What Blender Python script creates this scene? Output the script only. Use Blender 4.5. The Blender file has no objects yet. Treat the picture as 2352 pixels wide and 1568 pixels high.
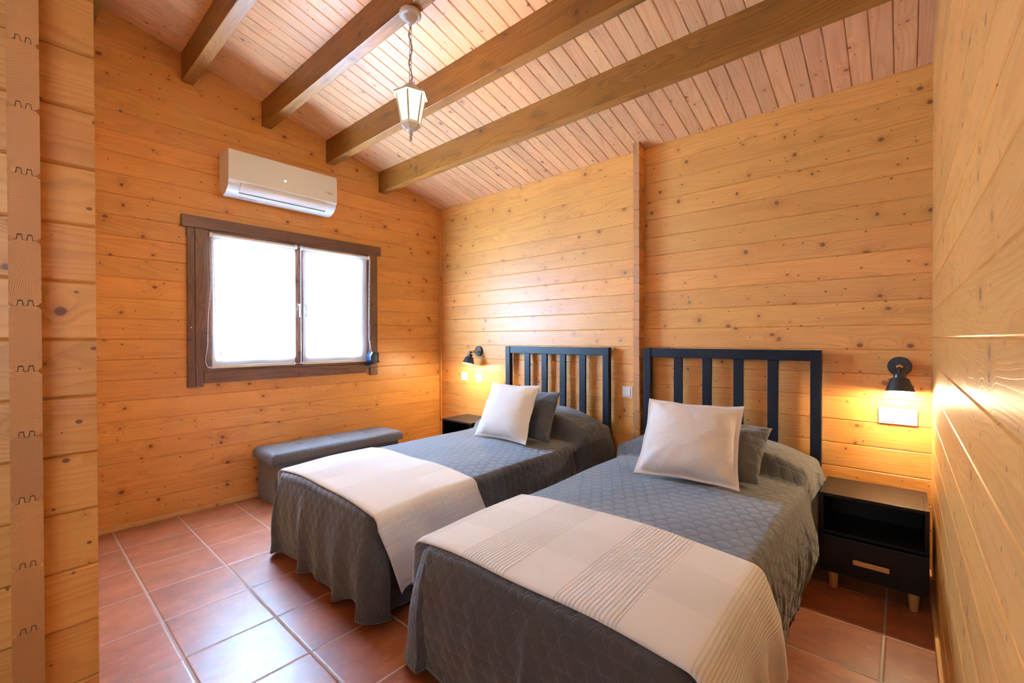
import bpy, bmesh, math, random
from mathutils import Vector, Matrix

# ------------------------------------------------------------------ camera, world, light, exposure
S = bpy.context.scene
COL = S.collection
PI = math.pi
S.view_settings.view_transform = 'Standard'
S.view_settings.look = 'None'
S.view_settings.gamma = 1.0
S.view_settings.exposure = 0.78

cam_d = bpy.data.cameras.new('camera')
cam = bpy.data.objects.new('camera', cam_d)
COL.objects.link(cam)
YAW, PITCH, ROLL, FPX = math.radians(41.281), math.radians(-0.411), math.radians(-0.133), 1023.77
fw = Vector((-math.sin(YAW), math.cos(YAW), 0)); rt = Vector((math.cos(YAW), math.sin(YAW), 0)); up = Vector((0, 0, 1))
f2 = fw * math.cos(PITCH) + up * math.sin(PITCH); u2 = up * math.cos(PITCH) - fw * math.sin(PITCH)
r3 = rt * math.cos(ROLL) + u2 * math.sin(ROLL); u3 = u2 * math.cos(ROLL) - rt * math.sin(ROLL)
M = Matrix((r3, u3, -f2)).transposed().to_4x4()
M.translation = Vector((3.702, -3.059, 1.2))
cam.matrix_world = M
cam_d.sensor_fit = 'HORIZONTAL'
cam_d.sensor_width = 36.0
cam_d.lens = FPX * 36.0 / 2352.0
cam_d.clip_start = 0.02
cam_d.clip_end = 60
S.camera = cam

W = bpy.data.worlds.new('world'); S.world = W
W.use_nodes = True
W.node_tree.nodes['Background'].inputs['Color'].default_value = (0.80, 0.90, 1.0, 1)
W.node_tree.nodes['Background'].inputs['Strength'].default_value = 1.2

def area(name, loc, direction, sx, sy, power, color):
    d = bpy.data.lights.new(name, 'AREA'); d.shape = 'RECTANGLE'; d.size = sx; d.size_y = sy
    d.energy = power; d.color = color
    o = bpy.data.objects.new(name, d); COL.objects.link(o); o.location = loc
    o.rotation_euler = Vector(direction).to_track_quat('-Z', 'Y').to_euler()
    return o

# daylight: outside the bedroom window (through the blinds); then fill from two added windows
area('daylight_window', (-0.42, -1.45, 1.46), (1, 0, 0), 1.5, 1.3, 1720, (0.38, 0.645, 1.0))
area('side_fill_light', (4.05, -3.475, 1.50), (-1, 0, 0), 0.62, 1.15, 14, (0.62, 0.80, 1.0))  # added fill, shining in through the made-up side opening
area('rear_fill_light', (3.10, -4.62, 1.55), (0, 1, 0), 1.0, 1.7, 5, (0.66, 0.82, 1.0))  # weak added fill from behind the camera

# ------------------------------------------------------------------ node helpers
class NT:
    def __init__(self, name):
        self.m = bpy.data.materials.new(name); self.m.use_nodes = True
        self.t = self.m.node_tree; self.t.nodes.clear()
        self.out = self.t.nodes.new('ShaderNodeOutputMaterial')
    def n(self, typ, ins=None, **kw):
        nd = self.t.nodes.new(typ)
        for k, v in kw.items(): setattr(nd, k, v)
        for k, v in (ins or {}).items(): self.set(nd, k, v)
        return nd
    def set(self, nd, k, v):
        s = nd.inputs[k]
        if hasattr(v, 'is_output') or hasattr(v, 'links') and not hasattr(v, 'inputs'): self.t.links.new(v, s)
        elif hasattr(v, 'outputs'): self.t.links.new(v.outputs[0], s)
        else:
            if isinstance(v, (tuple, list)) and len(v) == 3 and s.type == 'RGBA': v = (*v, 1)
            s.default_value = v
    def m_(self, op, a, b=0.0, c=None, clamp=False):
        nd = self.n('ShaderNodeMath', {0: a, 1: b}, operation=op, use_clamp=clamp)
        if c is not None: self.set(nd, 2, c)
        return nd.outputs[0]
    def add(s, a, b): return s.m_('ADD', a, b)
    def sub(s, a, b): return s.m_('SUBTRACT', a, b)
    def mul(s, a, b): return s.m_('MULTIPLY', a, b)
    def sstep(self, v, lo, hi):
        nd = self.n('ShaderNodeMapRange', {0: v, 1: lo, 2: hi, 3: 0.0, 4: 1.0}, interpolation_type='SMOOTHSTEP')
        return nd.outputs[0]
    def xyz(self, x=0.0, y=0.0, z=0.0): return self.n('ShaderNodeCombineXYZ', {0: x, 1: y, 2: z}).outputs[0]
    def sep(self, v):
        nd = self.n('ShaderNodeSeparateXYZ', {0: v}); return nd.outputs
    def uv(self): return self.n('ShaderNodeUVMap').outputs[0]
    def noise(self, vec, scale=1.0, detail=2.0, rough=0.5, dist=0.0):
        return self.n('ShaderNodeTexNoise', {'Vector': vec, 'Scale': scale, 'Detail': detail, 'Roughness': rough, 'Distortion': dist}).outputs[0]
    def mix(self, f, a, b, mode='MIX'):
        nd = self.n('ShaderNodeMix', data_type='RGBA', blend_type=mode)
        self.set(nd, 0, f); self.set(nd, 6, a); self.set(nd, 7, b)
        return nd.outputs[2]
    def bump(self, h, strength=0.3, dist=0.01, normal=None):
        nd = self.n('ShaderNodeBump', {'Strength': strength, 'Distance': dist, 'Height': h})
        if normal is not None: self.set(nd, 'Normal', normal)
        return nd.outputs[0]
    def bsdf(self, color, rough=0.5, normal=None, **kw):
        p = self.n('ShaderNodeBsdfPrincipled', {'Base Color': color, 'Roughness': rough})
        if normal is not None: self.set(p, 'Normal', normal)
        for k, v in kw.items(): self.set(p, k.replace('_', ' '), v)
        self.t.links.new(p.outputs[0], self.out.inputs[0])
        return p

def plain(name, color, rough=0.5, noise=0.06, scale=30, bump=0.0, **kw):
    t = NT(name)
    co = t.n('ShaderNodeTexCoord').outputs['Object']
    nz = t.noise(co, scale, 3)
    c = t.mix(nz, tuple(x * (1 - noise) for x in color), tuple(min(1, x * (1 + noise)) for x in color))
    nm = t.bump(nz, bump, 0.004) if bump else None
    t.bsdf(c, rough, nm, **kw)
    return t.m

def wood(name, light, dark, knot, rough=0.35, knots=1.0, vary=0.22, rings=7.0, line=0.5, blotch=0.0, coat=0.0, spec=0.5, kfx=5.0, kfy=9.0):
    """UV: u = metres along the grain, v = board number + metres across the board."""
    t = NT(name)
    U, V, _ = t.sep(t.uv())
    idx = t.m_('FLOOR', V); a = t.sub(V, idx)
    wn = t.n('ShaderNodeTexWhiteNoise', {'W': t.add(idx, 0.37)}, noise_dimensions='1D')
    r1 = wn.outputs[0]
    rc = t.n('ShaderNodeSeparateColor', {0: wn.outputs[1]}).outputs
    U2 = t.add(U, t.mul(r1, 37.0))
    zi = t.mul(idx, 3.71)
    # big knots
    kx = t.mul(U2, kfx); ky = t.mul(t.add(a, t.mul(idx, 0.773)), kfy)
    vo = t.n('ShaderNodeTexVoronoi', {'Vector': t.xyz(kx, ky, 0.0), 'Scale': 1.0, 'Randomness': 1.0}, voronoi_dimensions='2D', feature='F1')
    px, py, _ = t.sep(vo.outputs['Position'])
    dx = t.mul(t.sub(kx, px), 1.0 / kfx); dy = t.mul(t.sub(ky, py), 1.0 / kfy)
    vc = t.n('ShaderNodeSeparateColor', {0: vo.outputs['Color']}).outputs
    wob = t.mul(t.sub(t.noise(t.xyz(t.mul(U2, 60.0), t.mul(a, 60.0), zi), 1.0, 2), 0.5), 0.008)
    el = t.add(0.45, t.mul(vc[1], 0.9))
    d = t.add(t.m_('SQRT', t.add(t.mul(t.mul(dx, dx), el), t.mul(dy, dy))), wob)
    rad = t.mul(t.m_('MAXIMUM', t.sub(vc[0], 0.46), 0.0), 0.031 * knots)
    core = t.sub(1.0, t.sstep(d, t.mul(rad, 0.55), t.add(t.mul(rad, 1.05), 0.0004)))
    rr = t.add(t.mul(rad, 2.6), 0.002)
    q = t.m_('DIVIDE', d, rr)
    halo = t.m_('EXPONENT', t.mul(t.mul(q, q), -1.0))
    # pin knots
    kx2 = t.mul(U2, kfx * 2.1); ky2 = t.mul(t.add(a, t.mul(idx, 1.37)), kfy * 1.7)
    v2 = t.n('ShaderNodeTexVoronoi', {'Vector': t.xyz(kx2, ky2, 0.0), 'Scale': 1.0, 'Randomness': 1.0}, voronoi_dimensions='2D', feature='F1')
    px2, py2, _ = t.sep(v2.outputs['Position'])
    ex = t.mul(t.sub(kx2, px2), 1.0 / (kfx * 2.1)); ey = t.mul(t.sub(ky2, py2), 1.0 / (kfy * 1.7))
    vc2 = t.n('ShaderNodeSeparateColor', {0: v2.outputs['Color']}).outputs
    d2 = t.m_('SQRT', t.add(t.mul(t.mul(ex, ex), 0.6), t.mul(ey, ey)))
    rad2 = t.mul(t.m_('MAXIMUM', t.sub(vc2[0], 0.55), 0.0), 0.0135 * knots)
    core2 = t.sub(1.0, t.sstep(d2, t.mul(rad2, 0.6), t.add(rad2, 0.0005)))
    # rings
    g = t.noise(t.xyz(t.mul(U2, 0.9), t.mul(a, 7.0), zi), 1.0, 2, 0.5, 0.0)
    h = t.add(t.add(t.mul(a, 16.0), t.mul(g, 4.5)), t.mul(halo, 0.75))
    f = t.m_('FRACT', t.mul(h, t.add(rings * 0.25, t.mul(rc[0], rings * 0.35))))
    ln = t.mul(t.sstep(f, 0.25, 0.9), t.sub(1.0, t.sstep(f, 0.93, 1.0)))
    fib = t.noise(t.xyz(t.mul(U2, 7.0), t.mul(a, 420.0), zi), 1.0, 2)
    mott = t.noise(t.xyz(t.mul(U2, 2.2), t.mul(a, 14.0), t.add(zi, 9.0)), 1.0, 2)
    amt = t.add(t.mul(ln, line), t.add(t.mul(t.sub(fib, 0.5), 0.28), t.mul(t.sub(mott, 0.5), 1.0)))
    amt = t.add(amt, t.mul(halo, 0.35))
    c = t.mix(t.m_('MINIMUM', t.m_('MAXIMUM', amt, 0.0), 1.0), light, dark)
    if blotch:
        bl = t.sstep(t.noise(t.xyz(t.mul(U2, 4.0), t.mul(a, 9.0), zi), 1.0, 3), 0.55, 0.75)
        c = t.mix(t.mul(bl, blotch), c, tuple(x * 0.35 for x in dark))
    br = t.add(1.0 - vary * 0.5, t.mul(rc[1], vary))
    c = t.mix(1.0, c, t.n('ShaderNodeCombineColor', {0: br, 1: t.mul(br, t.add(0.96, t.mul(rc[2], 0.08))), 2: br}).outputs[0], 'MULTIPLY')
    c = t.mix(t.mul(core, 0.85), c, knot)
    c = t.mix(t.mul(core2, 0.85), c, knot)
    hb = t.add(t.mul(ln, -0.25), t.add(t.mul(halo, 0.35), t.mul(mott, 1.3)))
    nm = t.bump(hb, 0.26, 0.004)
    ro = t.add(rough - 0.05, t.mul(fib, 0.12))
    t.bsdf(c, ro, nm, Coat_Weight=coat, Coat_Roughness=0.18, Specular_IOR_Level=spec)
    return t.m

def end_grain(name, light, dark):
    t = NT(name)
    U, V, _ = t.sep(t.uv())
    idx = t.m_('FLOOR', V); a = t.sub(V, idx)
    wn = t.n('ShaderNodeTexWhiteNoise', {'W': t.add(idx, 0.71)}, noise_dimensions='1D')
    rc = t.n('ShaderNodeSeparateColor', {0: wn.outputs[1]}).outputs
    cx = t.add(-0.03, t.mul(rc[0], 0.10)); cy = t.add(-0.05, t.mul(rc[1], 0.20))
    wob = t.mul(t.sub(t.noise(t.xyz(t.mul(U, 25.0), t.mul(a, 25.0), t.mul(idx, 5.0)), 1.0, 2), 0.5), 0.012)
    ddx = t.sub(U, cx); ddy = t.sub(a, cy)
    d = t.add(t.m_('SQRT', t.add(t.mul(ddx, ddx), t.mul(ddy, ddy))), wob)
    f = t.m_('FRACT', t.mul(d, 300.0))
    ln = t.mul(t.sstep(f, 0.2, 0.85), t.sub(1.0, t.sstep(f, 0.9, 1.0)))
    nz = t.noise(t.xyz(t.mul(U, 300.0), t.mul(a, 300.0), 0.0), 1.0, 2)
    c = t.mix(t.m_('MINIMUM', t.add(t.mul(ln, 0.62), t.mul(nz, 0.3)), 1.0), light, dark)
    br = t.add(0.85, t.mul(rc[2], 0.3))
    c = t.mix(1.0, c, t.n('ShaderNodeCombineColor', {0: br, 1: br, 2: br}).outputs[0], 'MULTIPLY')
    t.bsdf(c, 0.6, t.bump(t.add(ln, nz), 0.15, 0.002))
    return t.m

def tile_mat(name):
    """UV in tile units; u runs along the longer streaks."""
    t = NT(name)
    U, V, _ = t.sep(t.uv())
    fu = t.m_('FRACT', U); fv = t.m_('FRACT', V)
    eu = t.m_('MINIMUM', fu, t.sub(1.0, fu)); ev = t.m_('MINIMUM', fv, t.sub(1.0, fv))
    e = t.m_('MINIMUM', eu, t.mul(ev, 1.5))
    tile = t.sstep(e, 0.008, 0.014)
    wn = t.n('ShaderNodeTexWhiteNoise', {'Vector': t.xyz(t.m_('FLOOR', U), t.m_('FLOOR', V), 0.0)}, noise_dimensions='3D')
    rc = t.n('ShaderNodeSeparateColor', {0: wn.outputs[1]}).outputs
    p = t.xyz(t.add(t.mul(U, 1.2), t.mul(rc[0], 20.0)), t.add(t.mul(V, 1.9), t.mul(rc[1], 20.0)), 0.0)
    n1 = t.noise(p, 1.3, 4, 0.6, 0.3)
    n2 = t.noise(p, 5.0, 4, 0.65)
    c = t.mix(t.sstep(n1, 0.32, 0.7), (0.250, 0.066, 0.024), (0.375, 0.112, 0.042))
    c = t.mix(t.mul(t.sstep(n2, 0.5, 0.8), 0.45), c, (0.54, 0.22, 0.11))
    c = t.mix(t.mul(t.sstep(n2, 0.36, 0.24), 0.35), c, (0.13, 0.028, 0.012))
    br = t.add(0.86, t.mul(rc[2], 0.26))
    c = t.mix(1.0, c, t.n('ShaderNodeCombineColor', {0: br, 1: br, 2: br}).outputs[0], 'MULTIPLY')
    gn = t.noise(t.xyz(t.mul(U, 30.0), t.mul(V, 30.0), 0.0), 1.0, 3)
    gc = t.mix(gn, (0.30, 0.22, 0.18), (0.62, 0.55, 0.50))
    c = t.mix(tile, gc, c)
    hb = t.add(t.mul(t.sstep(e, 0.006, 0.03), 1.0), t.add(t.mul(n1, 0.5), t.mul(n2, 0.16)))
    nm = t.bump(hb, 0.30, 0.004)
    ro = t.add(0.68, t.mul(tile, t.add(-0.36, t.mul(n2, 0.12))))
    t.bsdf(c, ro, nm, IOR=1.55)
    return t.m

def quilt(name, color, pitch=0.056, strength=0.5):
    t = NT(name)
    p = t.n('ShaderNodeVectorMath', {0: t.uv(), 1: (10.0, 10.0, 0.0)}, operation='ADD').outputs[0]
    wob = t.n('ShaderNodeTexNoise', {'Vector': p, 'Scale': 9.0, 'Detail': 1.0}).outputs[1]
    p = t.n('ShaderNodeVectorMath', {0: p, 1: t.n('ShaderNodeVectorMath', {0: wob, 'Scale': 0.012}, operation='SCALE').outputs[0]}, operation='ADD').outputs[0]
    x, y, _ = t.sep(p)
    x = t.mul(x, 1 / pitch); y = t.mul(y, 1 / pitch)
    s3 = math.sqrt(3.0)
    def dd(ox, oy):
        ax = t.sub(t.m_('FRACT', t.add(x, ox)), 0.5)
        ay = t.mul(t.sub(t.m_('FRACT', t.add(t.mul(y, 1 / s3), oy)), 0.5), s3)
        return t.m_('SQRT', t.add(t.mul(ax, ax), t.mul(ay, ay)))
    d = t.m_('MINIMUM', dd(0.0, 0.0), dd(0.5, 0.5))
    g = t.sstep(t.m_('ABSOLUTE', t.sub(d, 0.455)), 0.0, 0.06)
    dome = t.sub(1.0, t.m_('MINIMUM', t.mul(t.mul(d, d), 4.2), 1.0))
    wr = t.noise(t.n('ShaderNodeVectorMath', {0: t.uv(), 1: (60.0, 22.0, 1.0)}, operation='MULTIPLY').outputs[0], 1.0, 3, 0.6)
    wr2 = t.noise(t.uv(), 14.0, 2)
    h = t.add(t.add(t.mul(g, 0.55), t.mul(dome, 0.6)), t.add(t.mul(wr, 0.5), t.mul(wr2, 0.6)))
    nm = t.bump(h, strength, 0.006)
    wv = t.noise(t.uv(), 900.0, 1)
    c = t.mix(wv, tuple(k * 0.85 for k in color), tuple(k * 1.15 for k in color))
    seam = t.sub(1.0, t.sstep(t.m_('ABSOLUTE', t.sub(d, 0.455)), 0.0, 0.03))
    c = t.mix(t.mul(seam, 0.25), c, tuple(k * 1.7 for k in color))
    t.bsdf(c, 0.78, nm, Sheen_Weight=0.3, Sheen_Roughness=0.5, Specular_IOR_Level=0.35)
    return t.m

def throw_mat(name, color, ribx, fine, cross, dk=0.80):
    """UV metres. ribx = (period, width, phase) of the ribbed bands, ribs along v; cross = (v0, v1) finely ribbed band."""
    t = NT(name)
    U, V, _ = t.sep(t.uv())
    per, wid, ph = ribx
    fx = t.mul(t.m_('FRACT', t.mul(t.add(U, 10 * per - ph), 1 / per)), per)
    band = t.mul(t.sstep(fx, 0.0, 0.004), t.sub(1.0, t.sstep(fx, wid - 0.004, wid)))
    ribs = t.m_('ABSOLUTE', t.m_('SINE', t.mul(U, PI / fine)))
    cb = t.mul(t.sstep(V, cross[0], cross[0] + 0.006), t.sub(1.0, t.sstep(V, cross[1], cross[1] + 0.006)))
    cr = t.m_('ABSOLUTE', t.m_('SINE', t.mul(V, PI / (fine * 0.62))))
    weave = t.noise(t.uv(), 500.0, 2)
    wr = t.noise(t.uv(), 9.0, 3)
    h = t.add(t.add(t.mul(t.mul(band, ribs), 1.0), t.mul(t.mul(cb, cr), 0.55)), t.add(t.mul(weave, 0.25), t.mul(wr, 0.8)))
    c = t.mix(t.mul(band, t.sub(1.0, ribs)), color, tuple(k * dk for k in color))
    c = t.mix(t.mul(t.mul(cb, t.sub(1.0, cr)), 0.6), c, tuple(k * (dk + 0.04) for k in color))
    t.bsdf(c, 0.85, t.bump(h, 0.38, 0.004), Sheen_Weight=0.2)
    return t.m

def fabric(name, color, scale=700, bump=0.25, rough=0.9, mottled=0.25, crease=0.0):
    t = NT(name)
    co = t.n('ShaderNodeTexCoord').outputs['Object']
    n1 = t.noise(co, scale, 2); n2 = t.noise(co, 14.0, 3)
    c = t.mix(n1, tuple(k * (1 - mottled) for k in color), tuple(min(1, k * (1 + mottled)) for k in color))
    h = t.add(n1, t.mul(n2, 0.5))
    nm = t.bump(h, bump, 0.003)
    if crease:
        cz = t.m_('ABSOLUTE', t.sub(t.noise(co, 5.0, 2, 0.5, 1.0), 0.5))
        cz2 = t.m_('ABSOLUTE', t.sub(t.noise(co, 13.0, 2, 0.5, 1.2), 0.5))
        nm = t.bump(t.add(t.sstep(cz, 0.0, 0.10), t.mul(t.sstep(cz2, 0.0, 0.08), 0.4)), crease, 0.006, nm)
    t.bsdf(c, rough, nm, Sheen_Weight=0.2)
    return t.m

def emit(name, color, strength):
    t = NT(name)
    e = t.n('ShaderNodeEmission', {0: (*color, 1), 1: strength})
    t.t.links.new(e.outputs[0], t.out.inputs[0]); return t.m

def glow_glass(name, color, strength):
    t = NT(name)
    t.bsdf((0.9, 0.88, 0.8), 0.35, None, Emission_Color=(*color, 1), Emission_Strength=strength)
    return t.m

def blind_mat(name):
    t = NT(name)
    co = t.n('ShaderNodeTexCoord').outputs['Object']
    x, y, z = t.sep(co)
    nz = t.noise(t.xyz(0.0, t.mul(y, 500.0), t.mul(z, 40.0)), 1.0, 2)
    nz2 = t.noise(t.xyz(0.0, t.mul(y, 40.0), t.mul(z, 500.0)), 1.0, 2)
    c = t.mix(t.mul(t.add(nz, nz2), 0.5), (0.84, 0.85, 0.87), (0.94, 0.94, 0.95))
    di = t.n('ShaderNodeBsdfDiffuse', {0: c}); tr = t.n('ShaderNodeBsdfTranslucent', {0: c})
    mx = t.n('ShaderNodeMixShader', {0: 0.55, 1: di.outputs[0], 2: tr.outputs[0]})
    t.t.links.new(mx.outputs[0], t.out.inputs[0]); return t.m

def glass_mat(name):
    t = NT(name)
    tr = t.n('ShaderNodeBsdfTransparent'); gl = t.n('ShaderNodeBsdfGlossy', {'Roughness': 0.02})
    fr = t.n('ShaderNodeFresnel', {0: 1.45})
    mx = t.n('ShaderNodeMixShader', {0: fr.outputs[0], 1: tr.outputs[0], 2: gl.outputs[0]})
    t.t.links.new(mx.outputs[0], t.out.inputs[0]); return t.m

M_WALL = wood('honey_pine_logs', (0.645, 0.276, 0.066), (0.39, 0.124, 0.019), (0.140, 0.036, 0.010), rough=0.40, line=0.26)
M_CEIL = wood('pale_pine_ceiling', (0.76, 0.410, 0.200), (0.55, 0.225, 0.080), (0.13, 0.055, 0.030), rough=0.42, rings=6, line=0.36, knots=0.8, kfx=3.2, kfy=12)
M_BEAM = wood('dark_stained_beam', (0.27, 0.098, 0.014), (0.11, 0.034, 0.005), (0.035, 0.011, 0.004), rough=0.42, vary=0.2, line=0.4, blotch=0.5, spec=0.35, kfx=2.5, kfy=6)
M_FRAME = wood('walnut_stained_pine', (0.150, 0.062, 0.034), (0.070, 0.026, 0.016), (0.030, 0.012, 0.008), rough=0.38, line=0.6, vary=0.3)
M_BASE = wood('pale_skirting_wood', (0.66, 0.36, 0.13), (0.46, 0.21, 0.06), (0.16, 0.07, 0.03), rough=0.4, knots=0.5)
M_END = end_grain('sawn_end_grain', (0.52, 0.205, 0.052), (0.25, 0.080, 0.016))
M_TILE = tile_mat('terracotta_tiles')
M_QUILT = quilt('grey_quilted_cotton', (0.060, 0.058, 0.069))
M_QUILT2 = quilt('grey_quilted_cotton_taupe', (0.069, 0.064, 0.067))
M_THROW = throw_mat('white_waffle_throw', (0.80, 0.77, 0.76), (0.33, 0.16, 0.05), 0.0075, (-1.86, -1.70), 0.93)
M_THROW2 = throw_mat('cream_ribbed_throw', (0.83, 0.80, 0.79), (0.375, 0.195, 2.60), 0.0128, (-1.88, -1.68))
M_WHITE_CUSH = fabric('white_cotton', (0.82, 0.79, 0.78), 600, 0.2, mottled=0.05, crease=0.2)
M_CREAM_CUSH = fabric('cream_cotton', (0.83, 0.78, 0.76), 600, 0.2, mottled=0.05, crease=0.22)
M_BLACKWOOD = plain('black_stained_wood', (0.0040, 0.0048, 0.0090), 0.44, 0.25, 60, 0.1, Specular_IOR_Level=0.22)
M_BLACKBOARD = plain('black_laminate', (0.0130, 0.0092, 0.0074), 0.38, 0.15, 200, 0.04, Specular_IOR_Level=0.28)
M_BLACKMETAL = plain('black_powder_metal', (0.010, 0.010, 0.011), 0.38, 0.1, 90)
M_SHADEIN = plain('white_shade_inside', (0.85, 0.82, 0.74), 0.5)
M_BEECH = wood('beech_wood', (0.72, 0.38, 0.13), (0.58, 0.28, 0.085), (0.4, 0.2, 0.1), rough=0.4, knots=0.0, rings=10, line=0.3, vary=0.05)
M_PLASTIC = plain('white_plastic', (0.83, 0.82, 0.80), 0.28, 0.01, 10)
M_PLASTIC2 = plain('white_satin_plastic', (0.80, 0.80, 0.80), 0.32, 0.01, 10)
M_DARK = plain('dark_gap', (0.02, 0.018, 0.018), 0.7)
M_GREYTXT = plain('grey_print', (0.22, 0.17, 0.13), 0.6)
M_WHITEMETAL = plain('white_painted_metal', (0.80, 0.77, 0.72), 0.4, 0.02, 40)
M_CHAIN = plain('cream_painted_chain', (0.42, 0.30, 0.20), 0.4)
M_CHROME = plain('brushed_nickel', (0.62, 0.61, 0.60), 0.25, 0.03, 60, 0.0, Metallic=1.0)
M_OTTO = fabric('charcoal_tweed', (0.105, 0.096, 0.100), 190, 0.9, mottled=0.95)
M_NAVY = plain('navy_plastic', (0.012, 0.020, 0.045), 0.35, 0.1, 40)
M_BLIND = blind_mat('translucent_blind')
M_GLASS = glass_mat('window_glass')
M_LANTERN = glow_glass('frosted_lantern_glass', (1.0, 0.84, 0.52), 1.9)
M_BULB = emit('warm_bulb', (1.0, 0.72, 0.36), 60.0)
M_LED = emit('white_indicator', (1.0, 0.95, 0.85), 1.6)

# ------------------------------------------------------------------ object helpers
def link(o, parent=None):
    COL.objects.link(o)
    if parent is not None: o.parent = parent
    return o

def tag(o, label=None, cat=None, group=None, kind=None):
    if label: o['label'] = label
    if cat: o['category'] = cat
    if group: o['group'] = group
    if kind: o['kind'] = kind
    return o

def thing(name, label, cat, loc=(0, 0, 0), rz=0.0, group=None, kind=None):
    o = bpy.data.objects.new(name, None); COL.objects.link(o)
    o.empty_display_size = 0.1; o.location = loc; o.rotation_euler = (0, 0, rz)
    return tag(o, label, cat, group, kind)

def from_bm(name, bm, mats, parent=None, smooth=False, autosmooth=None):
    me = bpy.data.meshes.new(name)
    bm.normal_update()
    bm.to_mesh(me); bm.free()
    if not isinstance(mats, (list, tuple)): mats = [mats]
    for m in mats: me.materials.append(m)
    if smooth:
        for p in me.polygons: p.use_smooth = True
        if autosmooth is not None:
            try: me.set_sharp_from_angle(angle=math.radians(autosmooth))
            except Exception: pass
    o = bpy.data.objects.new(name, me)
    return link(o, parent)

_ctr = [0]
def nid():
    _ctr[0] += 1
    return _ctr[0]

def box(bm, lo, hi, bevel=0.0, seg=2, mat=0, uvaxis=None):
    """axis-aligned box, optionally bevelled; wood UVs along its longest axis"""
    lo, hi = Vector(lo), Vector(hi)
    b = bmesh.new()
    bmesh.ops.create_cube(b, size=1.0)
    for v in b.verts:
        v.co = Vector([(lo[i] + hi[i]) / 2 + v.co[i] * (hi[i] - lo[i]) for i in range(3)])
    if bevel > 0:
        bmesh.ops.bevel(b, geom=list(b.edges), offset=bevel, segments=seg, profile=0.6, affect='EDGES')
    dims = hi - lo
    L = uvaxis if uvaxis is not None else max(range(3), key=lambda i: dims[i])
    wood_uv(b, L, mat)
    merge(bm, b)

def wood_uv(b, L, mat=0):
    uvl = b.loops.layers.uv.verify()
    ids = {}
    for f in b.faces:
        n = f.normal if f.normal.length > 0 else Vector((0, 0, 1))
        f.normal_update(); n = f.normal
        ax = max((i for i in range(3)), key=lambda i: abs(n[i]))
        rem = [i for i in range(3) if i != ax]
        if L in rem: U = L; A = [i for i in rem if i != L][0]
        else: U, A = rem
        key = (ax, n[ax] > 0)
        if key not in ids: ids[key] = nid()
        lo = min(v.co[A] for v in b.verts)
        for l in f.loops:
            l[uvl].uv = (l.vert.co[U], ids[key] + 0.1 + min(0.8, l.vert.co[A] - lo))
        f.material_index = mat

def merge(dst, src):
    uvs = src.loops.layers.uv.active
    uvd = dst.loops.layers.uv.verify()
    mp = {}
    for v in src.verts: mp[v] = dst.verts.new(v.co)
    for f in src.faces:
        try: nf = dst.faces.new([mp[v] for v in f.verts])
        except ValueError: continue
        nf.material_index = f.material_index; nf.smooth = f.smooth
        if uvs:
            for l, k in zip(nf.loops, f.loops): l[uvd].uv = k[uvs].uv
    src.free()

def lathe(bm, prof, center=(0, 0, 0), axis=(0, 0, 1), n=32, mat=0, cap=True, a0=0.0, flat=False):
    """profile of (radius, height) turned about axis through center"""
    ax = Vector(axis).normalized()
    q = Vector((0, 0, 1)).rotation_difference(ax)
    c = Vector(center)
    uvd = bm.loops.layers.uv.verify()
    rings = []
    for r, h in prof:
        if r < 1e-6: rings.append([bm.verts.new(c + q @ Vector((0, 0, h)))])
        else: rings.append([bm.verts.new(c + q @ Vector((r * math.cos(a0 + 2 * PI * k / n), r * math.sin(a0 + 2 * PI * k / n), h))) for k in range(n)])
    fs = []
    for i in range(len(rings) - 1):
        A, B = rings[i], rings[i + 1]
        for k in range(n):
            k2 = (k + 1) % n
            if len(A) == 1 and len(B) == 1: continue
            if len(A) == 1: vs = [A[0], B[k2], B[k]]
            elif len(B) == 1: vs = [A[k], A[k2], B[0]]
            else: vs = [A[k], A[k2], B[k2], B[k]]
            fs.append(bm.faces.new(vs))
    if cap:
        for R, rev in ((rings[0], True), (rings[-1], False)):
            if len(R) > 1: fs.append(bm.faces.new(R[::-1] if rev else R))
    for f in fs:
        f.material_index = mat; f.smooth = not flat
        for l in f.loops: l[uvd].uv = (l.vert.co.z + l.vert.co.y, 0.3 + l.vert.co.x % 0.4)
    return rings

def tube(bm, pts, r, n=8, mat=0, closed=False):
    pts = [Vector(p) for p in pts]
    uvd = bm.loops.layers.uv.verify()
    rings = []; N = len(pts); prev = None
    for i, p in enumerate(pts):
        if closed: d = pts[(i + 1) % N] - pts[i - 1]
        else: d = pts[min(i + 1, N - 1)] - pts[max(i - 1, 0)]
        d.normalize()
        if prev is None:
            x = d.orthogonal().normalized()
        else:
            x = (prev - d * prev.dot(d)).normalized()
        prev = x; y = d.cross(x)
        rr = r[i] if isinstance(r, (list, tuple)) else r
        rings.append([bm.verts.new(p + x * rr * math.cos(2 * PI * k / n) + y * rr * math.sin(2 * PI * k / n)) for k in range(n)])
    for i in range(N if closed else N - 1):
        A, B = rings[i], rings[(i + 1) % N]
        for k in range(n):
            f = bm.faces.new([A[k], A[(k + 1) % n], B[(k + 1) % n], B[k]]); f.smooth = True; f.material_index = mat
    if not closed:
        bm.faces.new(rings[0][::-1]).material_index = mat; bm.faces.new(rings[-1]).material_index = mat

def catmull(pts, k=8):
    P = [Vector(p) for p in pts]; P = [P[0]] + P + [P[-1]]
    out = []
    for i in range(1, len(P) - 2):
        for j in range(k):
            t = j / k
            a, b, c, d = P[i - 1], P[i], P[i + 1], P[i + 2]
            out.append(0.5 * ((2 * b) + (c - a) * t + (2 * a - 5 * b + 4 * c - d) * t * t + (3 * b - a - 3 * c + d) * t ** 3))
    out.append(P[-2])
    return out

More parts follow.
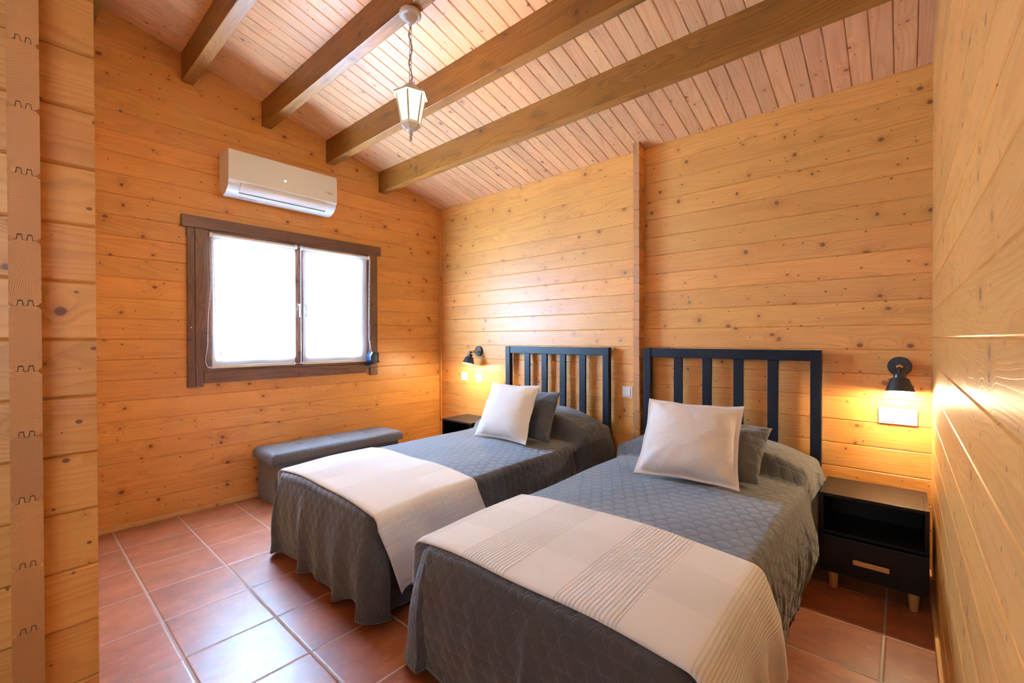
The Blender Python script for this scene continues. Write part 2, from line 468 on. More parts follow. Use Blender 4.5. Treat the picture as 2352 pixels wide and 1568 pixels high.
def prism(bm, poly, O, A, B, E, u0, u1, idx, mat=0, capmat=None, voff=0.0):
    """polygon given in (a,b) extruded from E*u0 to E*u1; u = metres along E, v = idx + across"""
    O, A, B, E = Vector(O), Vector(A), Vector(B), Vector(E)
    uvd = bm.loops.layers.uv.verify()
    r0 = [bm.verts.new(O + A * p[0] + B * p[1] + E * u0) for p in poly]
    r1 = [bm.verts.new(O + A * p[0] + B * p[1] + E * u1) for p in poly]
    flip = A.cross(B).dot(E) < 0
    n = len(poly)
    for i in range(n):
        j = (i + 1) % n
        vs = [r0[i], r0[j], r1[j], r1[i]]; uv = [(u0, i), (u0, j), (u1, j), (u1, i)]
        if flip: vs.reverse(); uv.reverse()
        f = bm.faces.new(vs); f.material_index = mat
        for l, (u, k) in zip(f.loops, uv): l[uvd].uv = (u, idx + 0.1 + poly[k][1] - voff + 0.02 * 0)
    for R, rev in ((r0, not flip), (r1, flip)):
        rr = R[::-1] if rev else R
        pp = poly[::-1] if rev else poly
        f = bm.faces.new(rr); f.material_index = mat if capmat is None else capmat
        for l, p in zip(f.loops, pp): l[uvd].uv = (p[0], idx + 0.1 + p[1] - voff)
    bmesh.ops.triangulate(bm, faces=[f for f in bm.faces if len(f.verts) > 8])

CH = 0.13          # course height
def log_poly(z0, z1, th, ch=0.004, bot=True, topc=True, tongue=False):
    """cross-section of a log: a = depth from the room face (0) to the back (th), b = height"""
    b0 = ch if bot else 0.0; t0 = ch if topc else 0.0
    if not tongue:
        p = [(b0, z0), (th - b0, z0), (th, z0 + b0), (th, z1 - t0), (th - t0, z1), (t0, z1), (0, z1 - t0), (0, z0 + b0)]
        q = []
        for k in p:
            if not q or (abs(k[0] - q[-1][0]) + abs(k[1] - q[-1][1])) > 1e-6: q.append(k)
        return q
    g = 0.0009; tw = 0.0065; hh = 0.010
    c1, c2 = th * 0.34, th * 0.66
    def tg(z, w, up):
        return [(c1 - w * 1.1, z), (c1 - w * 0.75, z + up), (c1 + w * 0.75, z + up), (c1 + w * 1.1, z), (c2 - w * 1.1, z), (c2 - w * 0.75, z + up), (c2 + w * 0.75, z + up), (c2 + w * 1.1, z)]
    lo = [(ch, z0)] + tg(z0, tw * 0.5 + g, hh + g) + [(th - ch, z0)]
    hi = [(ch, z1 - g)] + tg(z1 - g, tw * 0.5, hh) + [(th - ch, z1 - g)]
    return lo + [(th, z0 + ch), (th, z1 - ch)] + hi[::-1] + [(0, z1 - ch), (0, z0 + ch)]

ROOF0, SLOPE = 2.568, 0.2555
def roofz(y): return ROOF0 - SLOPE * y

def log_wall(name, O, depth, along, u0, u1, off, ztop, th=0.045, hole=None, tongue=False, ch=0.004, clip=True, mats=(None,), zmin=0.0):
    bm = bmesh.new()
    D, E = Vector(depth), Vector(along)
    z0 = off - CH
    while z0 < ztop:
        z1 = z0 + CH
        a, b = max(z0, zmin), min(z1, ztop)
        if b - a > 0.004:
            idx = nid()
            segs = [(a, b, u0, u1)]
            if hole:
                hu0, hu1, hz0, hz1 = hole
                segs = []
                if a < hz0: segs.append((a, min(b, hz0), u0, u1))
                if b > hz1: segs.append((max(a, hz1), b, u0, u1))
                m0, m1 = max(a, hz0), min(b, hz1)
                if m1 - m0 > 1e-4: segs += [(m0, m1, u0, hu0), (m0, m1, hu1, u1)]
            for (s0, s1, p0, p1) in segs:
                poly = log_poly(s0, s1, th, ch, abs(s0 - z0) < 1e-6, abs(s1 - z1) < 1e-6, tongue and abs(s0 - z0) < 1e-6 and abs(s1 - z1) < 1e-6)
                prism(bm, poly, O, D, (0, 0, 1), E, p0, p1, idx, 0, 1 if len(mats) > 1 else None, z0)
        z0 = z1
    if clip:
        nrm = Vector((0, SLOPE, 1)).normalized()
        bmesh.ops.bisect_plane(bm, geom=list(bm.verts) + list(bm.edges) + list(bm.faces), plane_co=(0, 0, ROOF0 + 0.004), plane_no=nrm, clear_outer=True)
    o = from_bm(name, bm, list(mats))
    return tag(o, kind='structure')

# ------------------------------------------------------------------ the room
XR, YB = 3.81, -4.40
WALLS = (M_WALL, M_END)
# window wall on the left of the photo
tag(log_wall('wall_left', (0, 0, 0), (-1, 0, 0), (0, 1, 0), -3.05, 0.045, 0.030, 3.5, hole=(-2.137, -0.876, 0.967, 1.97), mats=WALLS),
    'honey pine log wall with the blind-covered window', None)
# headboard wall
tag(log_wall('wall_back', (0, 0, 0), (0, 1, 0), (1, 0, 0), 0.0, XR + 0.045, 0.095, 2.60, mats=WALLS),
    'long honey pine log wall behind the two headboards', None)
tag(log_wall('wall_right', (XR, 0, 0), (1, 0, 0), (0, 1, 0), YB, 0.0, 0.030, 3.9, hole=(-3.80, -3.15, 0.95, 2.05), mats=WALLS),
    'pine log wall close beside the camera on the right', None)
# remains of the partition that once split the two rooms
tag(log_wall('wall_partition', (2.295, 0, 0), (-1, 0, 0), (0, 1, 0), YB, -2.918, 0.030, 3.9, tongue=True, ch=0.005, mats=WALLS),
    'cut-off pine log partition wall at the left edge', None)
tag(log_wall('wall_nib', (2.294, 0, 0), (-1, 0, 0), (0, 1, 0), -0.088, 0.0, 0.026, 2.62, tongue=True, ch=0.005, mats=WALLS),
    'narrow upright nib of sawn log ends between the two headboards', None)
tag(log_wall('wall_front', (0, -3.009, 0), (0, -1, 0), (1, 0, 0), 0.0, 2.396, 0.097, 3.5, th=0.044, tongue=True, ch=0.0065, mats=WALLS),
    'column of sawn log ends with tongue and groove joints at the left edge', None)
tag(log_wall('wall_rear', (0, YB, 0), (0, -1, 0), (1, 0, 0), 2.25, XR + 0.045, 0.095, 3.9, hole=(2.60, 3.60, 0.65, 2.40), mats=WALLS), None, None)
# unseen side window, added behind the camera to let in fill light
w2 = thing('added_side_window', None, None, (XR, -3.475, 0.95), kind='structure')
bm = bmesh.new()
for lo, hi in (((-.015, -.325, 0), (.05, -.275, 1.10)), ((-.015, .275, 0), (.05, .325, 1.10)), ((-.015, -.275, 0), (.05, .275, .06)), ((-.015, -.275, 1.04), (.05, .275, 1.10)), ((-.01, -.025, .06), (.05, .025, 1.04))):
    box(bm, lo, hi, 0.004)
from_bm('added_window_frame', bm, M_FRAME, w2)
bm = bmesh.new(); box(bm, (.022, -.275, .06), (.026, .275, 1.04)); from_bm('pane', bm, M_GLASS, w2)

w3 = thing('added_rear_window', None, None, (3.10, YB, 0.65), kind='structure')  # unseen rear window, added so fill light reaches the right wall
bm = bmesh.new()
for lo, hi in (((-.50, -.05, 0), (-.44, .015, 1.75)), ((.44, -.05, 0), (.50, .015, 1.75)), ((-.44, -.05, 0), (.44, .015, .06)), ((-.44, -.05, 1.69), (.44, .015, 1.75)), ((-.025, -.05, .06), (.025, .01, 1.69))):
    box(bm, lo, hi, 0.004)
from_bm('added_window_frame', bm, M_FRAME, w3)
bm = bmesh.new(); box(bm, (-.44, -.026, .06), (.44, -.022, 1.69)); from_bm('pane', bm, M_GLASS, w3)

# floor: two tiled areas whose joints do not line up
bm = bmesh.new(); uvd = bm.loops.layers.uv.verify()
def slab(x0, x1, y0, y1, fn):
    vs = [bm.verts.new(p) for p in ((x0, y0, 0), (x1, y0, 0), (x1, y1, 0), (x0, y1, 0))]
    f = bm.faces.new(vs)
    for l in f.loops: l[uvd].uv = fn(l.vert.co)
    lo = [bm.verts.new((v.co.x, v.co.y, -0.06)) for v in vs]
    bm.faces.new(lo[::-1])
    for i in range(4): bm.faces.new((vs[i], lo[i], lo[(i + 1) % 4], vs[(i + 1) % 4]))
slab(-0.045, 2.27, -3.06, 0.045, lambda c: ((c.y + 2.623 + 3.32) / 0.332, (c.x - 0.350 + 3.3) / 0.330))
slab(2.27, XR + 0.045, YB, 0.045, lambda c: ((c.x - 3.647 + 3.3) / 0.33, (c.y + 0.417 + 6.31) / 0.3155))
tag(from_bm('floor', bm, M_TILE), 'glossy terracotta tiled floor', None, kind='structure')

# ceiling: boards running up the slope, with a backing deck above
bm = bmesh.new()
sl = Vector((0, -1, SLOPE)).normalized(); nr = Vector((0, SLOPE, 1)).normalized()
BW = 0.0872; x = 0.0; L = 4.5 * math.sqrt(1 + SLOPE ** 2)
while x < XR + 0.01:
    w = min(BW, XR + 0.02 - x); c = 0.0045
    poly = [(x + c, 0.0), (x + w - c, 0.0), (x + w - 0.0006, 0.005), (x + w - 0.0006, 0.014), (x + 0.0006, 0.014), (x + 0.0006, 0.005)]
    idx = nid()
    P = [(p[1], p[0]) for p in poly]
    prism(bm, P, (0, 0.02, ROOF0 - 0.02 * SLOPE), nr, (1, 0, 0), sl, 0, L, idx, 0, None, x)
    x += BW
bx = bmesh.new()
prism(bx, [(0.0142, -0.1), (0.0142, XR + 0.1), (0.09, XR + 0.1), (0.09, -0.1)], (0, 0.06, ROOF0 - 0.06 * SLOPE), nr, (1, 0, 0), sl, 0, L, nid(), 0, None, -0.1)
for f in bx.faces: f.material_index = 1
merge(bm, bx)
tag(from_bm('ceiling', bm, [M_CEIL, M_CEIL]), 'sloping ceiling of pale pine boards', None, kind='structure')

# roof beams
BEAMS = [(-0.735, 2.570, 'dark stained roof beam closest to the headboard wall'), (-1.241, 2.694, 'dark stained roof beam passing behind the hanging lantern'),
         (-1.746, 2.828, 'dark stained roof beam the lantern hangs from'), (-2.252, 2.953, 'dark stained roof beam reaching the window wall at top left, above the air conditioner'),
         (-2.758, 3.080, 'dark beam whose end just shows at the top left corner beside the partition')]
for y0, zb, lab in BEAMS:
    b = bmesh.new()
    box(b, (0.0, y0, zb), (XR, y0 + 0.070, roofz(y0) + 0.03), 0.004, 2)
    bmesh.ops.bisect_plane(b, geom=list(b.verts) + list(b.edges) + list(b.faces), plane_co=(0, 0, ROOF0 + 0.003), plane_no=nr, clear_outer=True)
    tag(from_bm('ceiling_beam', b, M_BEAM), lab, 'beam', 'exposed roof beams', 'structure')

# skirtings and corner trim
bm = bmesh.new(); box(bm, (0.0, -3.005, 0.0), (0.013, -0.001, 0.034), 0.004, uvaxis=1)
tag(from_bm('baseboard_left', bm, M_BASE), 'thin pine skirting strip under the window wall', None, kind='structure')
bm = bmesh.new(); box(bm, (3.796, YB + 0.01, 0.0), (XR, -0.02, 0.045), 0.005, uvaxis=1)
tag(from_bm('baseboard_right', bm, M_BASE), 'pine skirting strip along the right wall', None, kind='structure')
bm = bmesh.new(); box(bm, (2.30, -0.018, 0.0), (3.794, 0.0, 0.05), 0.004, uvaxis=0); box(bm, (0.015, -0.018, 0.0), (2.245, 0.0, 0.05), 0.004, uvaxis=0)
tag(from_bm('baseboard_back', bm, M_BASE), 'skirting under the headboard wall', None, kind='structure')
bm = bmesh.new(); box(bm, (0.0005, -0.012, 0.052), (0.026, 0.0, 2.562), 0.003, uvaxis=2)
tag(from_bm('trim_1', bm, M_WALL), 'slim upright corner strip where window and headboard walls meet', None, kind='structure')

# ------------------------------------------------------------------ window on the left wall
win = thing('window_1', 'dark stained double window with white roller blinds', None, (0, 0, 0), kind='structure')
bm = bmesh.new(); box(bm, (0.0, -2.263, 1.970), (0.030, -0.730, 2.052), 0.004); from_bm('header_board', bm, M_FRAME, win)
for y0, y1, z0 in ((-2.230, -2.187, 0.865), (-2.185, -2.138, 0.865), (-0.876, -0.764, 0.935), (-0.842, -0.764, 0.866)):
    bm = bmesh.new(); box(bm, (0.0, y0, z0), (0.022, y1, 1.970 if z0 != 0.866 else 0.934), 0.003); from_bm('side_board', bm, M_FRAME, win)
bm = bmesh.new(); box(bm, (0.0, -2.137, 0.890), (0.022, -0.877, 0.967), 0.003); from_bm('sill_board', bm, M_FRAME, win)
bm = bmesh.new()
for lo, hi in (((-.045, -2.137, .967), (.006, -2.100, 1.97)), ((-.045, -.886, .967), (.006, -.876, 1.97)), ((-.045, -2.100, .967), (.006, -.886, 1.000)), ((-.045, -2.100, 1.945), (.006, -.886, 1.97))):
    box(bm, lo, hi, 0.002)
from_bm('frame', bm, M_FRAME, win)
for y0, y1 in ((-2.099, -1.4575), (-1.4545, -0.887)):
    bm = bmesh.new(); sw = 0.046
    for lo, hi in (((-.035, y0, 1.001), (.002, y0 + sw, 1.944)), ((-.035, y1 - sw, 1.001), (.002, y1, 1.944)), ((-.035, y0 + sw, 1.001), (.002, y1 - sw, 1.055)), ((-.035, y0 + sw, 1.892), (.002, y1 - sw, 1.944))):
        box(bm, lo, hi, 0.004)
    sash = from_bm('sash', bm, M_FRAME, win)
    bm = bmesh.new(); box(bm, (-.022, y0 + sw, 1.055), (-.018, y1 - sw, 1.892)); from_bm('pane', bm, M_GLASS, sash)
    hy = y1 - 0.022 if y0 < -1.8 else y0 + 0.022
    bm = bmesh.new()
    box(bm, (.002, hy - .011, 1.43), (.008, hy + .011, 1.495), 0.003)
    lathe(bm, [(0.008, 0), (0.008, 0.03)], (.008, hy, 1.475), (1, 0, 0), 14)
    tube(bm, catmull([(.036, hy, 1.480), (.040, hy, 1.46), (.041, hy, 1.41), (.038, hy, 1.375)], 6), 0.0065, 10)
    from_bm('window_handle', bm, M_CHROME, sash)
bm = bmesh.new()
for y, z in ((-2.152, 1.955), (-2.150, 1.93), (-2.150, 1.60), (-2.150, 1.27), (-2.21, 1.28), (-2.150, 1.0), (-2.21, .90), (-2.115, .98), (-1.80, 1.985), (-1.47, 1.985), (-1.12, 1.985), (-1.47, .955), (-1.95, .95), (-.80, .90), (-.80, 1.3), (-1.0, .955)):
    xx = .030 if z > 1.97 else .022
    lathe(bm, [(0.0035, 0), (0.0028, 0.0012), (0, 0.0014)], (xx, y, z), (1, 0, 0), 10)
from_bm('screws', bm, M_CHROME, win)

# ------------------------------------------------------------------ roller blinds
def roller_blind(y0, y1, ztop, zbot, chain_y, label, chain_pts):
    cy = (y0 + y1) / 2
    r = thing('roller_blind', label, 'roller blind', (0.0, cy, zbot), group='roller blinds on the window')
    h = ztop - zbot
    bm = bmesh.new(); uvd = bm.loops.layers.uv.verify()
    ny, nz = 24, 40; g = []
    for j in range(nz + 1):
        row = []
        for i in range(ny + 1):
            u = i / ny; v = j / nz
            y = (y0 - cy) + (y1 - y0) * u
            pinch = 0.006 * math.sin(PI * v) * (1 if u > .5 else -1) * abs(2 * u - 1) ** 3
            xx = 0.012 + 0.004 * math.sin(PI * v) * math.sin(2.5 * u + 1) + 0.002 * math.sin(9 * u) * (1 - v) ** 4
            row.append(bm.verts.new((xx + 0.012 * v ** 8, y - pinch, 0.014 + (h - 0.014) * v)))
        g.append(row)
    for j in range(nz):
        for i in range(ny):
            f = bm.faces.new((g[j][i], g[j][i + 1], g[j + 1][i + 1], g[j + 1][i])); f.smooth = True
    from_bm('blind_fabric', bm, M_BLIND, r, True)
    bm = bmesh.new(); box(bm, (0.008, y0 - cy, 0.0), (0.018, y1 - cy, 0.022), 0.004); from_bm('bottom_bar', bm, M_PLASTIC, r)
    bm = bmesh.new(); lathe(bm, [(0.0125, 0), (0.0125, y1 - y0 - 0.004)], (0.024, y0 - cy + 0.002, h), (0, 1, 0), 20)
    from_bm('roller_tube', bm, M_PLASTIC, r, True, 40)
    for e, s in ((y0 - cy - 0.016, 1), (y1 - cy, 1)):
        bm = bmesh.new()
        lathe(bm, [(0.013, 0), (0.0175, 0.003), (0.0175, 0.012), (0.012, 0.016)], (0.024, e, h), (0, 1, 0), 20)
        box(bm, (0.003, e + 0.003, h - 0.014), (0.012, e + 0.013, h + 0.02), 0.002)
        from_bm('end_bracket', bm, M_PLASTIC, r)
    bm = bmesh.new()
    P = catmull([(p[0], p[1] - cy, p[2] - zbot) for p in chain_pts], 14)
    tube(bm, P, [0.0019 if k % 2 else 0.0028 for k in range(len(P))], 6)
    from_bm('bead_chain', bm, M_PLASTIC, r)
    k = len(P) * 2 // 3
    bm = bmesh.new(); lathe(bm, [(0.003, -0.012), (0.005, -0.008), (0.005, 0.008), (0.003, 0.012)], P[k], (0, 0, 1), 12); from_bm('chain_joint', bm, M_PLASTIC, r)
roller_blind(-2.086, -1.512, 1.938, 0.990, None, 'left white roller blind with bead chain hanging down its left edge',
             [(.030, -2.090, 1.93), (.030, -2.094, 1.6), (.030, -2.112, 1.35), (.030, -2.118, 1.15), (.030, -2.130, 1.05), (.030, -2.11, .998), (.030, -2.06, .998), (.030, -2.035, 1.05), (.030, -2.05, 1.2), (.030, -2.068, 1.4), (.030, -2.075, 1.7), (.030, -2.082, 1.93)])
roller_blind(-1.450, -0.864, 1.938, 0.990, None, 'right white roller blind with looped chain by the navy strap winder',
             [(.030, -0.852, 1.93), (.030, -0.858, 1.6), (.031, -0.862, 1.35), (.033, -0.862, 1.2), (.038, -0.856, 1.14), (.040, -0.858, 1.07), (.040, -0.850, 1.04), (.038, -0.842, 1.07), (.034, -0.842, 1.11), (.032, -0.854, 1.19), (.031, -0.850, 1.28), (.030, -0.852, 1.4), (.030, -0.848, 1.7), (.030, -0.845, 1.93)])

# shutter strap winder on the right board
r = thing('strap_winder', 'navy plastic shutter strap winder on the right window board', 'winder', (0.022, -0.840, 1.025))
bm = bmesh.new()
lathe(bm, [(0.0, 0), (0.062, 0), (0.062, 0.052), (0.052, 0.066), (0.0, 0.068)], (0, 0, 0), (1, 0, 0), 8, a0=PI / 8, flat=True)
for v in bm.verts: v.co.y *= 0.72; v.co.z *= 1.0
from_bm('housing', bm, M_NAVY, r)
bm = bmesh.new(); box(bm, (0.004, 0.043, -0.045), (0.05, 0.060, 0.045), 0.012, 3); from_bm('side_lever', bm, M_BLACKBOARD, r)
bm = bmesh.new(); box(bm, (0.0, -0.052, -0.072), (0.03, -0.01, -0.048), 0.006, 2); from_bm('lower_bracket', bm, M_BLACKBOARD, r)
bm = bmesh.new(); tube(bm, [(0.004, 0.0, 0.055), (0.003, -0.005, 0.5), (0.002, -0.008, 0.82)], 0.004, 6); from_bm('strap', bm, M_DARK, r)
bm = bmesh.new(); lathe(bm, [(0.011, 0), (0.011, 0.004), (0, 0.004)], (0.001, -0.008, 0.83), (1, 0, 0), 14); from_bm('strap_guide', bm, M_DARK, r)

# ------------------------------------------------------------------ air conditioner
AY0, AY1 = -2.028, -1.250
r = thing('air_conditioner', 'white wall-mounted air conditioner above the window', 'air conditioner', (0.0, AY0, 2.20))
def extr(bm, prof, y0, y1, bev=0.0):
    b = bmesh.new()
    prism(b, prof, (0, 0, 0), (1, 0, 0), (0, 0, 1), (0, 1, 0), y0, y1, 0)
    if bev:
        es = [e for e in b.edges if abs(e.verts[0].co.y - e.verts[1].co.y) < 1e-6]
        bmesh.ops.bevel(b, geom=es, offset=bev, segments=2, affect='EDGES')
    merge(bm, b)
AW = AY1 - AY0
body = [(0.0, 0.075)] + [(0.02, 0.062)] + [(0.055 + 0.135 * math.sin(a), 0.106 - 0.086 * math.cos(a)) for a in [k * PI / 2 / 9 for k in range(0, 10)]] + [(0.193, 0.29), (0.18, 0.318), (0.02, 0.335), (0.0, 0.33)]
bm = bmesh.new(); extr(bm, body, 0, AW); from_bm('body', bm, M_PLASTIC, r, True, 30)
fp = [(0.189, 0.104), (0.195, 0.100), (0.203, 0.110), (0.206, 0.20), (0.203, 0.28), (0.197, 0.318), (0.188, 0.322), (0.186, 0.3)]
bm = bmesh.new(); extr(bm, fp, -0.003, AW + 0.003, 0.003); from_bm('front_panel', bm, M_PLASTIC2, r, True, 30)
lv = [(0.1965, 0.097), (0.193, 0.080), (0.181, 0.058), (0.163, 0.040), (0.160, 0.043), (0.175, 0.060), (0.187, 0.081), (0.190, 0.097)]
bm = bmesh.new(); extr(bm, lv, 0.075, AW - 0.075); from_bm('louver', bm, M_PLASTIC, r, True, 30)
bm = bmesh.new(); box(bm, (0.150, 0.075, 0.0325), (0.1580, AW - 0.075, 0.041)); from_bm('air_slot', bm, M_GREYTXT, r)
bm = bmesh.new(); box(bm, (0.085, 0.09, 0.0245), (0.103, 0.21, 0.035)); from_bm('rating_plate', bm, M_BLACKBOARD, r)
bm = bmesh.new(); lathe(bm, [(0.0075, 0), (0.0075, 0.002), (0, 0.0022)], (0.2055, 0.372, 0.185), (1, 0, 0), 20); from_bm('indicator_light', bm, M_LED, r)
bm = bmesh.new()
tube(bm, [(0.206, 0.690 + 0.007 * math.cos(t), 0.178 + 0.007 * math.sin(t)) for t in [0.6 + k * 0.4 for k in range(13)]], 0.0011, 6)
for k in range(7): box(bm, (0.2055, 0.700 + k * 0.0055, 0.1755), (0.2068, 0.7038 + k * 0.0055, 0.1800))
for k in range(8): box(bm, (0.2055, 0.706 + k * 0.0046, 0.1685), (0.2068, 0.7090 + k * 0.0046, 0.1708))
from_bm('maker_mark', bm, M_GREYTXT, r)

# ------------------------------------------------------------------ beds
def bed(xc, label, top_z=1.13):
    r = thing('bed', label, 'bed', (xc, -0.03, 0.0), group='single beds')
    hb = bpy.data.objects.new('headboard', None); link(hb, r)
    w = 0.521
    for s in (-1, 1):
        bm = bmesh.new(); x0 = s * (w - 0.026)
        box(bm, (x0 - 0.026, -0.045, 0.0), (x0 + 0.026, -0.003, top_z), 0.003); from_bm('post', bm, M_BLACKWOOD, hb)
    for z0, z1 in ((top_z - 0.062, top_z - 0.001), (0.30, 0.36)):
        bm = bmesh.new(); box(bm, (-w + 0.052, -0.040, z0), (w - 0.052, -0.010, z1), 0.003); from_bm('rail', bm, M_BLACKWOOD, hb)
    for k in range(4):
        xk = -0.281 + k * 0.1875
        bm = bmesh.new(); box(bm, (xk - 0.028, -0.034, 0.36), (xk + 0.028, -0.014, top_z - 0.062), 0.002); from_bm('slat', bm, M_BLACKWOOD, hb)
    bm = bmesh.new(); box(bm, (-0.44, -1.98, 0.12), (0.44, -0.06, 0.24), 0.01); from_bm('base', bm, M_BLACKBOARD, r)
    bm = bmesh.new(); box(bm, (-0.445, -1.985, 0.24), (0.445, -0.055, 0.445), 0.04, 3); from_bm('mattress', bm, M_WHITE_CUSH, r, True)
    for sx in (-1, 1):
        for yy in (-1.9, -0.2):
            bm = bmesh.new(); box(bm, (sx * 0.38 - 0.025, yy - 0.025, 0.0), (sx * 0.38 + 0.025, yy + 0.025, 0.12)); from_bm('leg', bm, M_BLACKBOARD, r)
bed(1.523, 'single bed with slatted black headboard nearer the window')
bed(2.840, 'single bed with slatted black headboard nearer the right wall')

def sm(a, b, x):
    t = max(0.0, min(1.0, (x - a) / (b - a))); return t * t * (3 - 2 * t)

class Spread:
    R = 0.045
    def __init__(s, x0, x1, yh, yf, zt, hump, seed, bulge):
        s.bulge = bulge
        s.x0, s.x1, s.yh, s.yf, s.zt, s.hump = x0, x1, yh, yf, zt, hump
        rnd = random.Random(seed); s.ph = [rnd.uniform(0, 6.28) for _ in range(8)]
    def top(s, x, y):
        xc = (s.x0 + s.x1) / 2; hw = (s.x1 - s.x0) / 2
        uf = (x - xc) / hw; u = max(-1, min(1, uf))
        z = s.zt - 0.022 * abs(u) ** 3 - 0.010 * sm(s.yf + 0.35, s.yf, y)
        H, ya, yb, px = s.hump
        prof = max(0.0, 1 - 0.62 * abs(uf * px) ** 3.6)
        yy = y
        rise = sm(yb - 0.03, yb + 0.085, yy) * (0.88 + 0.12 * sm(yb + 0.05, yb + 0.22, yy))
        fall = 1 - 0.35 * sm(ya - 0.10, ya, yy)
        z += H * prof * rise * fall
        z += 0.0025 * math.sin(7 * x + 5 * y + s.ph[0]) + 0.002 * math.sin(13 * x - 9 * y + s.ph[1])
        return z
    def topfoot(s, x, y):
        z = s.top(x, y); e = s.yf + s.R - y
        if e > 0: z -= s.R - math.sqrt(max(0.0, s.R ** 2 - min(e, s.R) ** 2))
        return z

def build_spread(name, sp, label, mat, folds, hemz, group, gather):
    x0, x1, yh, yf, R = sp.x0, sp.x1, sp.yh, sp.yf, sp.R
    rho = 0.075; ds = 0.0105
    path = []
    def seg(a, b):
        a, b = Vector(a), Vector(b); L = (b - a).length; n = max(1, int(L / ds)); d = (b - a) / L
        nrm = Vector((d.y, -d.x))
        for k in range(n): path.append((a + d * (L * k / n), -nrm if False else nrm))
    def arc(c, a0, a1):
        n = 22
        for k in range(n):
            a = a0 + (a1 - a0) * k / n
            path.append((Vector((c[0] + rho * math.cos(a), c[1] + rho * math.sin(a))), Vector((math.cos(a), math.sin(a)))))
    def sseg(a, b, nrm):
        a, b = Vector(a), Vector(b); L = (b - a).length; n = max(1, int(L / ds))
        for k in range(n): path.append((a + (b - a) * (k / n), Vector(nrm)))
    sseg((x0, yh), (x0, yf + rho), (-1, 0))
    for p, _ in path: p.x -= sp.bulge * math.exp(-((p.y + 0.36) / 0.15) ** 2)     # end of the pillow under the spread
    arc((x0 + rho, yf + rho), PI, 1.5 * PI)
    sseg((x0 + rho, yf), (x1 - rho, yf), (0, -1))
    arc((x1 - rho, yf + rho), 1.5 * PI, 2 * PI)
    sseg((x1, yf + rho), (x1, yh), (1, 0))
    path.append((Vector((x1, yh)), Vector((1, 0))))
    # arclength
    ss = [0.0]
    for i in range(1, len(path)): ss.append(ss[-1] + max(1e-6, (path[i][0] - path[i - 1][0]).length) + (0.0 if path[i][1] == path[i - 1][1] else 0.004))
    bm = bmesh.new(); uvd = bm.loops.layers.uv.verify()
    NS, NA, NI = 40, 7, 44
    xc = (x0 + x1) / 2
    rows = []; uvs = []
    for (p, nrm), s in zip(path, ss):
        col = []; uc = []
        inn = p - nrm * R
        zt = sp.top(inn.x, inn.y)
        A, f = folds(p, nrm, s)
        hz = hemz(p, nrm, s)
        L = zt - R - hz
        for k in range(NS):
            t = 1 - k / NS           # 1 at hem
            out = A * f * t ** 1.15 + 0.018 * math.sin(PI * min(1, t * 1.15)) + 0.012 * t
            wv = gather(p, nrm, s, t)
            q = p + nrm * (out + wv)
            z = hz + L * (1 - t)
            col.append((q.x, q.y, z)); uu = p + nrm * (L * t + 0.02); uc.append((uu.x, uu.y))
        for k in range(NA):
            a = (k / NA) * PI / 2
            q = inn + nrm * (R * math.cos(a)); zz = zt - R + R * math.sin(a)
            col.append((q.x, q.y, zz)); uc.append((q.x, q.y))
        sy = min(max(inn.y, yf + 0.40), yh)
        spine = Vector((xc, sy))
        for k in range(NI + 1):
            t = k / NI
            q = inn.lerp(spine, t)
            col.append((q.x, q.y, sp.top(q.x, q.y))); uc.append((q.x, q.y))
        rows.append([bm.verts.new(c) for c in col]); uvs.append(uc)
    n = len(rows[0])
    for i in range(len(rows) - 1):
        for k in range(n - 1):
            vs = (rows[i][k], rows[i + 1][k], rows[i + 1][k + 1], rows[i][k + 1])
            f = bm.faces.new(vs); f.smooth = True
            for l, uvv in zip(f.loops, (uvs[i][k], uvs[i + 1][k], uvs[i + 1][k + 1], uvs[i][k + 1])): l[uvd].uv = uvv
    bmesh.ops.remove_doubles(bm, verts=[r[-1] for r in rows], dist=0.0005)
    o = from_bm(name, bm, mat, None, True)
    md = o.modifiers.new('thick', 'SOLIDIFY'); md.thickness = 0.006; md.offset = -1
    return tag(o, label, 'bedspread', group)

def wav(s, ph, f): return math.sin(f * s + ph)

# --- bed nearer the window
sp1 = Spread(1.065, 2.055, -0.075, -2.062, 0.498, (0.175, -0.10, -0.50, 0.98), 3, 0.095)
def folds1(p, nrm, s):
    if nrm.y < -0.99:                                  # foot: outward pleats
        x = p.x; f = 0.0
        for c, w, h in ((1.09, .06, .8), (1.455, .045, 1.3), (1.59, .05, .5), (1.795, .05, 1.1), (2.02, .06, 1.0)): f += h * math.exp(-((x - c) / w) ** 2)
        return 0.040, f - 0.25
    if nrm.x > 0.99: return 0.012, wav(s, 1.0, 9) + 0.6 * wav(s, 2.0, 21)
    if nrm.x < -0.99: return 0.010, wav(s, 0.3, 8) + 0.4
    return 0.045, 0.9
def hem1(p, nrm, s):
    if nrm.y < -0.99:
        x = p.x
        return 0.052 - 0.022 * sum(math.exp(-((x - c) / .07) ** 2) for c in (1.09, 1.455, 1.795, 2.05)) + 0.012 * math.sin(14 * x)
    if abs(nrm.x) > 0.99: return 0.045 + 0.006 * math.sin(9 * s)
    return 0.030
def gath1(p, nrm, s, t):
    g = 0.0025 * math.sin(60 * s) * t * (1 - t) * 3
    if nrm.x > 0.99:                                   # fold dropping off the pillow
        g += 0.030 * math.exp(-((p.y + 0.42 - 0.06 * t) / 0.035) ** 2) * (0.4 + 0.6 * (1 - t)) - 0.03 * math.exp(-((p.y + 0.52) / 0.04) ** 2) * (1 - t)
        g += 0.030 * sm(-0.45, -0.2, p.y) * math.sin(PI * t)
    return g
build_spread('bedspread', sp1, 'dark grey quilted bedspread on the bed nearer the window', M_QUILT, folds1, hem1, 'quilted bedspreads', gath1)

